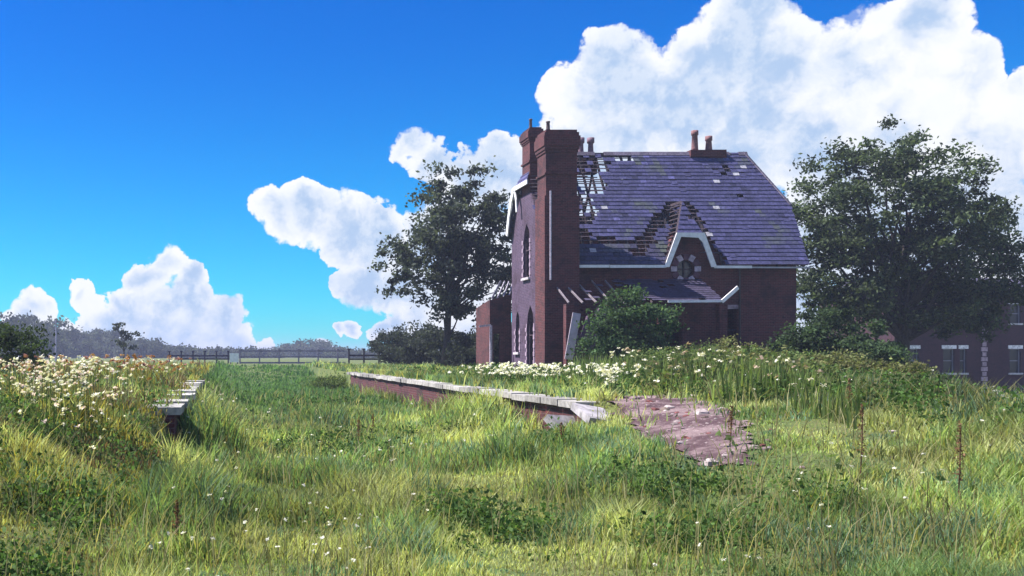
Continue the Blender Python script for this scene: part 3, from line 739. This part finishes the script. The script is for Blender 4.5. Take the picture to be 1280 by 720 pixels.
# shrubs right of the house
for k, (px, Y, h, r, lb) in enumerate([(1052, 40, 2.7, 1.7, 'broad dark green bush below the left side of the big tree'), (1010, 38, 1.9, 1.1, 'small dark bush against the right corner of the house'),
                           (1095, 38, 2.0, 1.2, 'low bush under the trunk of the big tree')]):
    x = (px-VX)/F*Y; z = float(Hh(x, Y))
    tree('bush', lb, 'bush', (x, Y, z), [(0, 0, h*.55, r, r*.8, h*.5, 1)], .08, .13, int(6500*r), 80, .4, (.03, .055, .025), (.055, .085, .04), group='bushes right of the house', limbs=6, part='foliage', stem='stem')
for k, (px, Y, h, r, lb) in enumerate([(818, 33, 1.5, 1.0, 'pale green leafy clump just right of the big shrub'), (870, 34, 1.7, 1.0, 'green weedy clump below the canopy of the house'), (912, 36, 2.1, 1.0, 'tallest weed clump with dry brown heads before the house'),
        (955, 34, 1.5, 1.2, 'green clump below the plain brick end of the house'), (990, 32, 1.35, 1.0, 'low clump before the right corner of the house'), (1040, 27, 1.2, 1.3, 'brownish bramble clump in front of the dark bush'),
        (1110, 26, 1.2, 1.1, 'bramble clump below the tree trunk'), (845, 27, 1.0, .9, 'low nettle clump behind the bare earth ramp'), (920, 25, 1.1, 1.0, 'nettle clump right behind the top of the earth ramp'), (985, 23, 1.05, 1.0, 'nettle clump on the crest right of the ramp'), (424, 48, .95, 1.3, 'low weed clump at the far end of the long platform')]):
    x = (px-VX)/F*Y; z = float(Hh(x, Y)); bb = k in (2, 5, 6)
    tree('weed_clump', lb, 'bush', (x, Y, z), [(0, 0, h*.33, r*1.1, r*.9, h*.33, 1)], .03, .08, int(5200*r), 90, .3, (.13, .12, .06) if bb else (.07, .12, .04), (.14, .17, .06), group='weed clumps in front of the house', limbs=10, part='foliage', stem='stem')
# dark hedge trees between the bridge and the house
for k, (px, Y, ty_, r, lb) in enumerate([(492, 78, 412, 1.8, 'pale hazy small tree at the left end of the hedgerow'), (525, 72, 404, 2.2, 'dark dense tree left of the tall tree trunk'), (563, 66, 412, 1.9, 'dark bushy tree under the tall loose tree'),
                                      (597, 60, 418, 1.6, 'dark bushy tree beside the ruined shed'), (620, 57, 398, 1.2, 'dark shrub rising behind the ruined shed')]):
    x = (px-VX)/F*Y; z = float(Hh(x, Y)); h = EYE-(ty_-VY)/F*Y-z
    tree('hedge_tree', lb, 'tree', (x, Y, z), [(0, 0, h*.5, r, r, h*.48, .7), (r*.5, 0, h*.35, r*.9, r, h*.33, .3)], .12, .2, 7000, 80, .6, (.03, .035, .035), (.045, .055, .04), group='hedgerow left of the house', limbs=8)
# far trees
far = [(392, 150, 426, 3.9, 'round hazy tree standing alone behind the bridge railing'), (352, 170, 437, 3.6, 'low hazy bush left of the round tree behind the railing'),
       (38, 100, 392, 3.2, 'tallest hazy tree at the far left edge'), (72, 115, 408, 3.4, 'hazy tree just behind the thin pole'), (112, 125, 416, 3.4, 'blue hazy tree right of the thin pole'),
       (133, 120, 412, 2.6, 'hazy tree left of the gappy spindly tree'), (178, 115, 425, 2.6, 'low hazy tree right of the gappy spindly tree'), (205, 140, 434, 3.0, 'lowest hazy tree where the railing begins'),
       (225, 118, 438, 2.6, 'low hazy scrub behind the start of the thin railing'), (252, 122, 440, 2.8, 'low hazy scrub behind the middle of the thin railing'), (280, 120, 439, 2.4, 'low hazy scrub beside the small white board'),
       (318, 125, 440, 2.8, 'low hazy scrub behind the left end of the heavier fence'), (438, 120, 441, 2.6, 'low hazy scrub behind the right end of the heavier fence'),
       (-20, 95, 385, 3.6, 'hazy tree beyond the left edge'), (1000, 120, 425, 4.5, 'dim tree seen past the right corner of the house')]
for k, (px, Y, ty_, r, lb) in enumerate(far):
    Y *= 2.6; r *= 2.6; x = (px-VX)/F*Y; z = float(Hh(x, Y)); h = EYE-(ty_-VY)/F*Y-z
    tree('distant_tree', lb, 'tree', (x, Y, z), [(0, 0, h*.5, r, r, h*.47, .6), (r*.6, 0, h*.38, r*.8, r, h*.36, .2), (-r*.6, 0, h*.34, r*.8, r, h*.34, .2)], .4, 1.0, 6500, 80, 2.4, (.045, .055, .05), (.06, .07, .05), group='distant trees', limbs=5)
x = (155-VX)/F*95
tree('spindly_tree', 'gappy spindly tree standing above the hazy left trees', 'tree', (x, 95, 1.0), [(-.7, 0, 3.5, .8, .8, .5, .35), (.6, 0, 2.9, .8, .8, .6, .35), (0, 0, 2.0, 1.4, 1, .9, .3)], .09, .3, 420, 22, .35, (.035, .04, .035), (.05, .06, .04), limbs=18)
# near dark bush at the far left edge
x = (28-VX)/F*30
tree('bush', 'dark green bush on the left platform at the left edge', 'bush', (x-.3, 30, .9), [(0, 0, .9, .9, .9, .9, 1)], .05, .1, 5000, 60, .35, (.03, .05, .02), (.05, .075, .03), limbs=5, part='foliage', stem='stem')

# ------------------------------------------------------------------ overbridge railing, pole, posts in the distance
def rail_run(t, xa, xb, Y, z0, z1, post, rails, step, col):
    for i in range(rails): m = MB(); m.cur = col; z = z1-(z1-z0)*.42*i; m.beam((xa, Y, z), (xb, Y, z), .08, .14); m.build('rail', timber, t)
    x = xa
    while x <= xb+.01:
        m = MB(); m.cur = col; m.beam((x, Y-.08, z0-.3), (x, Y-.08, z1+post), .13, .13, (0, 1, 0)); m.beam((x, Y-.08, z1+post), (x, Y-.08, z1+post+.12), .24, .2, (0, 1, 0)); m.build('post', timber, t); x += step
Y = 90
f1 = thing('railing', (-3, Y, 1), 'thin dark post and rail fence running along the horizon at the left', 'fence', 'fences across the old line')
rail_run(f1, (212-VX)/F*Y, (288-VX)/F*Y, Y, 1.0, 1.72, .35, 2, 1.1, (.05, .04, .08))
f2 = thing('railing', (4, Y-4, 1), 'heavier three rail fence crossing the line below the round distant tree', 'fence', 'fences across the old line')
Y = 86
rail_run(f2, (300-VX)/F*Y, (432-VX)/F*Y, Y, .9, 2.15, .05, 3, 1.75, (.24, .21, .30))
Y = 80
f3 = thing('railing', (12, Y, 1), 'short dark fence with tall knobbed posts left of the hedgerow', 'fence', 'fences across the old line')
rail_run(f3, (436-VX)/F*Y, (484-VX)/F*Y, Y, 1.0, 1.75, .45, 2, 1.25, (.05, .04, .06))
nb = thing('notice_board', ((293-VX)/F*84, 84, 1), 'small white board on posts between the two distant fences', 'sign')
m = MB(); m.cur = (.85, .85, .88); m.box(.35, 1.15, 83.9, 84, 1.15, 1.95); m.build('panel', paint, nb)
m = MB(); m.cur = (.1, .08, .12); m.box(.4, .5, 84.003, 84.1, .5, 2.0); m.build('post', timber, nb); m = MB(); m.cur = (.1, .08, .12); m.box(1.0, 1.1, 84.003, 84.1, .5, 2.0); m.build('post', timber, nb)
pp = thing('pole', ((70-VX)/F*80, 80, .9), 'thin pale upright pole in front of the hazy left trees', 'pole')
m = MB(); m.cur = (.35, .32, .45); x = (70-VX)/F*80; m.tube([(x, 80, .7), (x, 80, EYE+45/F*80)], [.09, .06]); m.beam((x-.3, 80, 4.5), (x+.3, 80, 4.5), .05, .06); m.build('shaft', timber, pp)

# ------------------------------------------------------------------ grass, flowers and weeds (uncountable)
def scatter(n, y0, y1, xa, xb, dens_pow=1.0):
    """samples ground points with density falling as 1/distance^2 over the wedge the place is seen from"""
    u = rng.uniform(0, 1, n); y = y0*(y1/y0)**u
    lo, hi = xa(y), xb(y); x = lo+(hi-lo)*rng.uniform(0, 1, n); return x, y
wedge_lo = lambda y: -.30*y-1.8; wedge_hi = lambda y: .86*y+2.2
def blades(name, x, y, h, wd, col, lean=.35, m=grass_m, z=None, parent=None, tipcol=None):
    n = len(x); z = Hh(x, y) if z is None else z; a = rng.uniform(0, 2*np.pi, n); l = rng.uniform(.1, 1, n)*lean*h
    b = rng.uniform(0, 2*np.pi, n); bx, by = np.cos(b)*wd/2, np.sin(b)*wd/2; dx, dy = np.cos(a)*l, np.sin(a)*l
    P = np.stack([x, y, z-.02], -1); O = np.zeros(n)
    B = np.stack([bx, by, O], -1)
    V = np.stack([P-B, P+B, P+np.stack([dx*.35, dy*.35, h*.6], -1)-B*.75, P+np.stack([dx*.35, dy*.35, h*.6], -1)+B*.75, P+np.stack([dx, dy, h], -1)], 1).reshape(-1, 3)
    i = np.arange(n)[:, None]*5
    T = np.concatenate([i+np.array([[0, 1, 3]]), i+np.array([[0, 3, 2]]), i+np.array([[2, 3, 4]])], 1).reshape(-1, 3)
    c = np.repeat(col, 5, 0)
    if tipcol is not None: c = c.reshape(n, 5, 3); c[:, 4] = tipcol; c = c.reshape(-1, 3)
    return np_mesh(name, V, T, m, c, parent)
def free(x, y):
    wxx = x+(fb(x, y, .8, 5)-.5)*.7; wy_ = y+(fb(x, y, .8, 8)-.5)*.9
    ok = ~inpoly(wxx, wy_, patch) | (rng.uniform(0, 1, len(x)) < .035*(vnoise(x, y, .35, 6) > .5)+.25*(vnoise(x, y, .5, 12) > .86))
    ok &= ~((x > 14.9) & (x < 26.9) & (y > 42.9) & (y < 50.4))
    ok &= ~((x > PR-.1) & (x < PR+.55) & (y > 16.2) & (y < 46) & (rng.uniform(0, 1, len(x)) < .93))
    ok &= ~((x < PL+.1) & (x > PL-.42) & (y > 15) & (y < 30) & (rng.uniform(0, 1, len(x)) < .85))
    ok &= ~((x > 50) & (y > 60) & (y < 67))
    return ok
PAL = np.array([(.27, .345, .125), (.38, .41, .175), (.17, .26, .10), (.14, .225, .14), (.30, .28, .085), (.12, .10, .05)])
def grass_cols(x, y, pal=PAL):
    n = len(x); a = fb(x, y, 1.6, 21); b = fb(x, y, .7, 33); r = rng.uniform(0, 1, n)
    k = np.where(a > .56, 1, 0); k = np.where(a < .44, 2, k); k = np.where((b > .62) & (r < .7), 3, k)
    k = np.where(r > .86, 4, k); k = np.where(r < .05, 5, k)
    return pal[k]*rng.uniform(.7, 1.3, (n, 1))*(.35+1.3*fb(x, y, 3.0, 41))[:, None]*(.6+.8*fb(x, y, .6, 43))[:, None]
nb_ = 560000
x, y = scatter(nb_, 5.2, 75, wedge_lo, wedge_hi); ok = free(x, y); x, y = x[ok], y[ok]
clump = ss(.25, .8, fb(x, y, .9, 51)); bedm = (x > PL) & (x < PR)
h = (.06+.26*clump**1.3)*(1+.7*ss(.55, .75, fb(x, y, 2.4, 53))*(x < 8.5))*np.where(y > 25, .8, 1)*rng.uniform(.5, 1.3, len(x))
mound = ss(7, 9.5, x)*ss(8, 11, y)*(1-ss(20, 26, y)); h = h*(1+.35*mound)
pcx, pcy = patch[:, 0].mean(), patch[:, 1].mean(); nearp = np.exp(-((x-pcx)/1.9)**2-((y-(pcy-1.5))/3.2)**2); h = h*(1-.75*nearp)
h = h*(1+1.3*ss(1.6, .2, PR-x)*bedm*(y > 18)*(y < 24)+.8*ss(1.2, .2, x-PL)*bedm)
h = h*(.45+.55*ss(5, 10, y)); leftp = (x < PL-.1); h = h*np.where(leftp, 1.0+.25*ss(14, 20, y), 1)
wd = (.003+.0013*y)*rng.uniform(.6, 1.4, len(x)); col = grass_cols(x, y)
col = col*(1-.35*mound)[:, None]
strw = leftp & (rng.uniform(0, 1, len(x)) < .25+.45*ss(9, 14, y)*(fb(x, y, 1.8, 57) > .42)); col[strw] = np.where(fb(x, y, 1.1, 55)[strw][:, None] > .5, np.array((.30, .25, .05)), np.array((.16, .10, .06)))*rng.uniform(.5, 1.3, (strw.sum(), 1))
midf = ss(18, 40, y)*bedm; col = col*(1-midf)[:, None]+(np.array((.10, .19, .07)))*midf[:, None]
ex = rng.uniform(patch[:, 0].min()-.6, patch[:, 0].max()+.6, 26000); ey = rng.uniform(patch[:, 1].min()-1, patch[:, 1].max()+1, 26000)
def jp(e, f): return inpoly(e+(fb(e, f, .8, 5)-.5)*.7, f+(fb(e, f, .8, 8)-.5)*.9, patch)
jx, jy = rng.normal(0, .22, 26000), rng.normal(0, .5, 26000); ed = jp(ex, ey) != jp(ex+jx, ey+jy); ed &= vnoise(ex, ey, .3, 14) > .4
ex, ey = ex[ed], ey[ed]; x = np.concatenate([x, ex]); y = np.concatenate([y, ey]); h = np.concatenate([h, rng.uniform(.04, .2, len(ex))]); wd = np.concatenate([wd, .004+.0013*ey]); col = np.concatenate([col, grass_cols(ex, ey)*.9])
cx_ = np.concatenate([rng.normal(0, .07, 10500)+PR+.5, rng.normal(0, .1, 1500)+PR-.1]); cy_ = rng.uniform(16.3, 45, 12000); oc = vnoise(cx_*.3, cy_, .6, 15) > .42; cx_, cy_ = cx_[oc], cy_[oc]
x = np.concatenate([x, cx_]); y = np.concatenate([y, cy_]); h = np.concatenate([h, np.where(cx_ > PR+.2, rng.uniform(.1, .3, len(cx_)), rng.uniform(.2, .6, len(cx_)))]); wd = np.concatenate([wd, .004+.0011*cy_]); col = np.concatenate([col, grass_cols(cx_, cy_)])
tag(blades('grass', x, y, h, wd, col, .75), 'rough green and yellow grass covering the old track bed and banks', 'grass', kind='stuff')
# seeding stems: fine, pale, taller
x, y = scatter(11000, 6, 40, wedge_lo, wedge_hi); ok = free(x, y) & (fb(x, y, 1.3, 61) > .46); x, y = x[ok], y[ok]
tag(blades('seeding_grass', x, y, rng.uniform(.28, .55, len(x)), .002+.0009*y, np.array((.30, .27, .13))*rng.uniform(.5, 1.3, (len(x), 1)), .8), 'pale straw seed stems standing above the green grass', 'grass', kind='stuff')
# broad-leaved weeds
def weed_leaves(name, x, y, hmax, size, c1, c2, label, per=14):
    n = len(x); X = np.repeat(x, per)+rng.normal(0, .09, n*per); Y = np.repeat(y, per)+rng.normal(0, .09, n*per)
    Z = Hh(X, Y)+np.repeat(hmax, per)*rng.uniform(.08, 1, n*per)
    cen = np.stack([X, Y, Z], -1); tone = np.repeat(rng.uniform(.6, 1.4, n), per)
    o = leaves_mesh(name, cen, size*(1+Y/25), cols(tone, c1, c2), None); return tag(o, label, 'weeds', kind='stuff')
x, y = scatter(30000, 5.5, 45, wedge_lo, wedge_hi); g = fb(x, y, 1.4, 71); ok = free(x, y) & (((x-patch[:, 0].mean())/1.9)**2+((y-patch[:, 1].mean()+1.5)/4)**2 > 1) & (((g > .625) & (y > 8)) | ((x < PL-.3) & (y < 15) & (y > 6) & (g > .47)) | ((x > 7.6) & (y > 9) & (x < .75*y) & (g > .50))); x, y = x[ok], y[ok]
weed_leaves('nettles', x, y, rng.uniform(.10, .34, len(x))*(1+.6*ss(7, 9, x)), .035, (.045, .09, .025), (.085, .15, .04), 'dark green nettles and docks in patches through the grass')
x, y = scatter(5200, 18, 44, lambda y: .36*y+1.5, wedge_hi); ok = free(x, y) & (x > 8.5) & (fb(x, y, 1.8, 77) > .46); x, y = x[ok], y[ok]
weed_leaves('undergrowth', x, y, rng.uniform(.2, .9, len(x))*(.5+fb(x, y, 2.5, 78))*ss(.36, .5, x/y)*(1-ss(.58, .66, x/y)), .06, (.09, .14, .045), (.17, .15, .07), 'mixed green and brown undergrowth in front of the house')
# flower heads: flat umbels made of several florets, each on a stalk
def flowers(name, x, y, h, r, c, label, per=7, z=None):
    n = len(x); Z = Hh(x, y)+h
    ang = rng.uniform(0, 2*np.pi, (n, per)); rr = r[:, None]*np.sqrt(rng.uniform(0, 1, (n, per)))
    cen = np.stack([x[:, None]+np.cos(ang)*rr, y[:, None]+np.sin(ang)*rr, Z[:, None]+rng.normal(0, .25, (n, per))*r[:, None]], -1).reshape(-1, 3)
    s = np.repeat(r*.42, per)*rng.uniform(.7, 1.3, n*per)
    k = n*per; a = rng.uniform(0, 2*np.pi, k); tl = rng.normal(0, .5, (k, 2))
    u = np.stack([np.cos(a), np.sin(a), tl[:, 0]], -1)*s[:, None]; v = np.stack([-np.sin(a), np.cos(a), tl[:, 1]], -1)*s[:, None]
    V = np.stack([cen-u-v, cen+u-v, cen+u+v, cen-u+v], 1).reshape(-1, 3); T = np.arange(4*k).reshape(-1, 4)
    col = np.repeat(np.repeat(c, per, 0)*rng.uniform(.75, 1.1, (k, 1)), 4, 0)
    tag(np_mesh(name, V, T, petal, col, None, nper=4), label, 'flowers', kind='stuff')
    return blades('flower_stalks', x, y, h, .004+.0006*y, np.tile((.06, .09, .03), (n, 1)), .02)
def white(n): return np.tile((.80, .78, .70), (n, 1))
x, y = scatter(13000, 8, 34, lambda y: -.30*y-1.5, lambda y: y*0+PL-.55); g = fb(x, y, 1.5, 81)+.06*ss(14, 24, y)
ok = (g > .50) & (rng.uniform(0, 1, len(x)) < np.where(vnoise(x, y, .4, 3) > .64, .5, .13)*(1-.65*ss(15, 28, y))); x, y = x[ok], y[ok]
o = flowers('ox_eye_daisies', x, y, rng.uniform(.25, .8, len(x)), (.012+.0011*y)*rng.uniform(.5, 1.4, len(x)), white(len(x))*np.array([(1, 1, 1), (1, .97, .82), (.95, .78, .78), (.8, .78, .7)])[rng.integers(0, 4, len(x))], 'white ox-eye daisies and cow parsley massed on the left platform'); tag(o, 'thin green stalks of the white flowers on the left platform', 'flowers', kind='stuff')
x, y = scatter(1500, 17, 30, lambda y: y*0+6.8, lambda y: y*.335+2.0); g = fb(x, y, 1.2, 85); ok = (g > .50) & (vnoise(x, y, .35, 4) > .55); x, y = x[ok], y[ok]
o = flowers('ox_eye_daisies', x, y, rng.uniform(.3, .6, len(x)), .02+.0012*y, white(len(x)), 'white daisies in a drift along the right platform near the house'); tag(o, 'thin green stalks of the daisies on the right platform', 'flowers', kind='stuff')
x, y = scatter(900, 6, 30, lambda y: y*0-.6, wedge_hi); ok = free(x, y) & (fb(x, y, 2, 87) > .52); x, y = x[ok], y[ok]
o = flowers('meadow_flowers', x, y, rng.uniform(.2, .5, len(x)), .010+.0008*y, white(len(x))*rng.uniform(.6, 1, (len(x), 1)), 'small cream flowers dotted thinly through the track bed grass'); tag(o, 'fine stalks of the cream flowers in the track bed', 'flowers', kind='stuff')
x, y = scatter(1500, 14, 38, lambda y: -.26*y, lambda y: y*0+PL-.3); g = fb(x, y, 2.6, 91); ok = (g > .60) & (rng.uniform(0, 1, len(x)) < .45); x, y = x[ok], y[ok]
c = np.array([(.33, .15, .06), (.42, .24, .11), (.30, .14, .13)])[rng.integers(0, 3, len(x))]
o = flowers('dock_seedheads', x, y, rng.uniform(.45, .8, len(x)), .02+.0012*y, c, 'rusty orange dock and sorrel heads behind the white flowers on the left platform'); tag(o, 'brown stalks of the rusty dock heads', 'flowers', kind='stuff')
x, y = scatter(1500, 15, 41, lambda y: .40*y, lambda y: .64*y); ok = free(x, y) & (fb(x, y, 1.4, 88) > .56) & (rng.uniform(0, 1, len(x)) < .4); x, y = x[ok], y[ok]
c = np.array([(.6, .56, .45), (.42, .32, .25), (.75, .72, .62)])[rng.integers(0, 3, len(x))]
o = flowers('cow_parsley', x, y, rng.uniform(.4, 1.0, len(x))*(1-.5*ss(.52, .64, x/y)), (.02+.0014*y)*rng.uniform(.5, 1.3, len(x)), c, 'cream and brown cow parsley heads among the weeds before the house'); tag(o, 'tall thin stalks of the cow parsley before the house', 'flowers', kind='stuff')
x, y = scatter(9000, 12, 41, lambda y: .36*y, lambda y: .66*y); ok = free(x, y) & (x > 8) & (fb(x, y, 1.6, 89) > .5); x, y = x[ok], y[ok]
tag(blades('tall_weeds', x, y, rng.uniform(.35, .95, len(x))*(1-.5*ss(.52, .66, x/y)), .012+.0013*y, np.array((.14, .19, .06))*rng.uniform(.4, 1.5, (len(x), 1)), .3), 'tall upright weeds standing in front of the house', 'weeds', kind='stuff')
# single tall dock plants that stand out
for k, (px, py, hh, lb) in enumerate([(447, 560, .55, 'brown dock spike left of centre in the track bed grass'), (465, 545, .45, 'shorter brown dock spike beside its neighbour left of centre'), (1075, 600, .75, 'dark weed spike on the right slope below the bank'),
        (912, 560, .5, 'dark weed spike just right of the bare earth'), (1197, 640, .8, 'tallest dark weed spike near the right edge'), (700, 560, .35, 'small dark weed spike below the platform end'), (218, 690, .4, 'thin dark weed spike low at the left'), (1060, 520, .5, 'weed spike with pale heads on the crest of the bank')]):
    x, y = hit(px, min(py, 690)); z = float(Hh(x, y)); t = thing('dock_plant', (x, y, z), lb, 'plant', 'dock plants in the grass')
    m = MB(); m.cur = (.09, .055, .035); m.tube([(x, y, z-.03), (x+.02, y, z+hh*.5), (x+.03, y, z+hh)], [.008, .007, .004], 5); m.build('stem', bark, t)
    n = 150; f = rng.uniform(.35, 1.05, n); cen = np.stack([x+.02+rng.normal(0, .035, n)*(1.2-f), y+rng.normal(0, .035, n)*(1.2-f), z+hh*f], -1)
    leaves_mesh('seedhead', cen, .025, cols(np.ones(n), (.13, .075, .045), (.2, .11, .07)), t)
    n = 14; f = rng.uniform(.02, .4, n); cen = np.stack([x+rng.normal(0, .09, n), y+rng.normal(0, .09, n), z+hh*f], -1)
    leaves_mesh('leaf', cen, .075, cols(np.ones(n), (.08, .13, .04), (.13, .18, .06)), t)

# ------------------------------------------------------------------ haze
HAZE = .0007
if HAZE:
    m = MB(); m.box(-3200, 3200, -250, 5200, -6, 15.5)
    def hz_fn(b, o):
        nt.nodes.remove(b); v = N('ShaderNodeVolumePrincipled'); v.inputs['Color'].default_value = (.62, .68, .95, 1); v.inputs['Density'].default_value = HAZE; v.inputs['Anisotropy'].default_value = .2
        L(v.outputs[0], o.inputs['Volume'])
    hz_ = m.build('haze', mat('haze', hz_fn)); tag(hz_, kind='stuff', label='thin blue summer haze over the far trees', cat='haze')
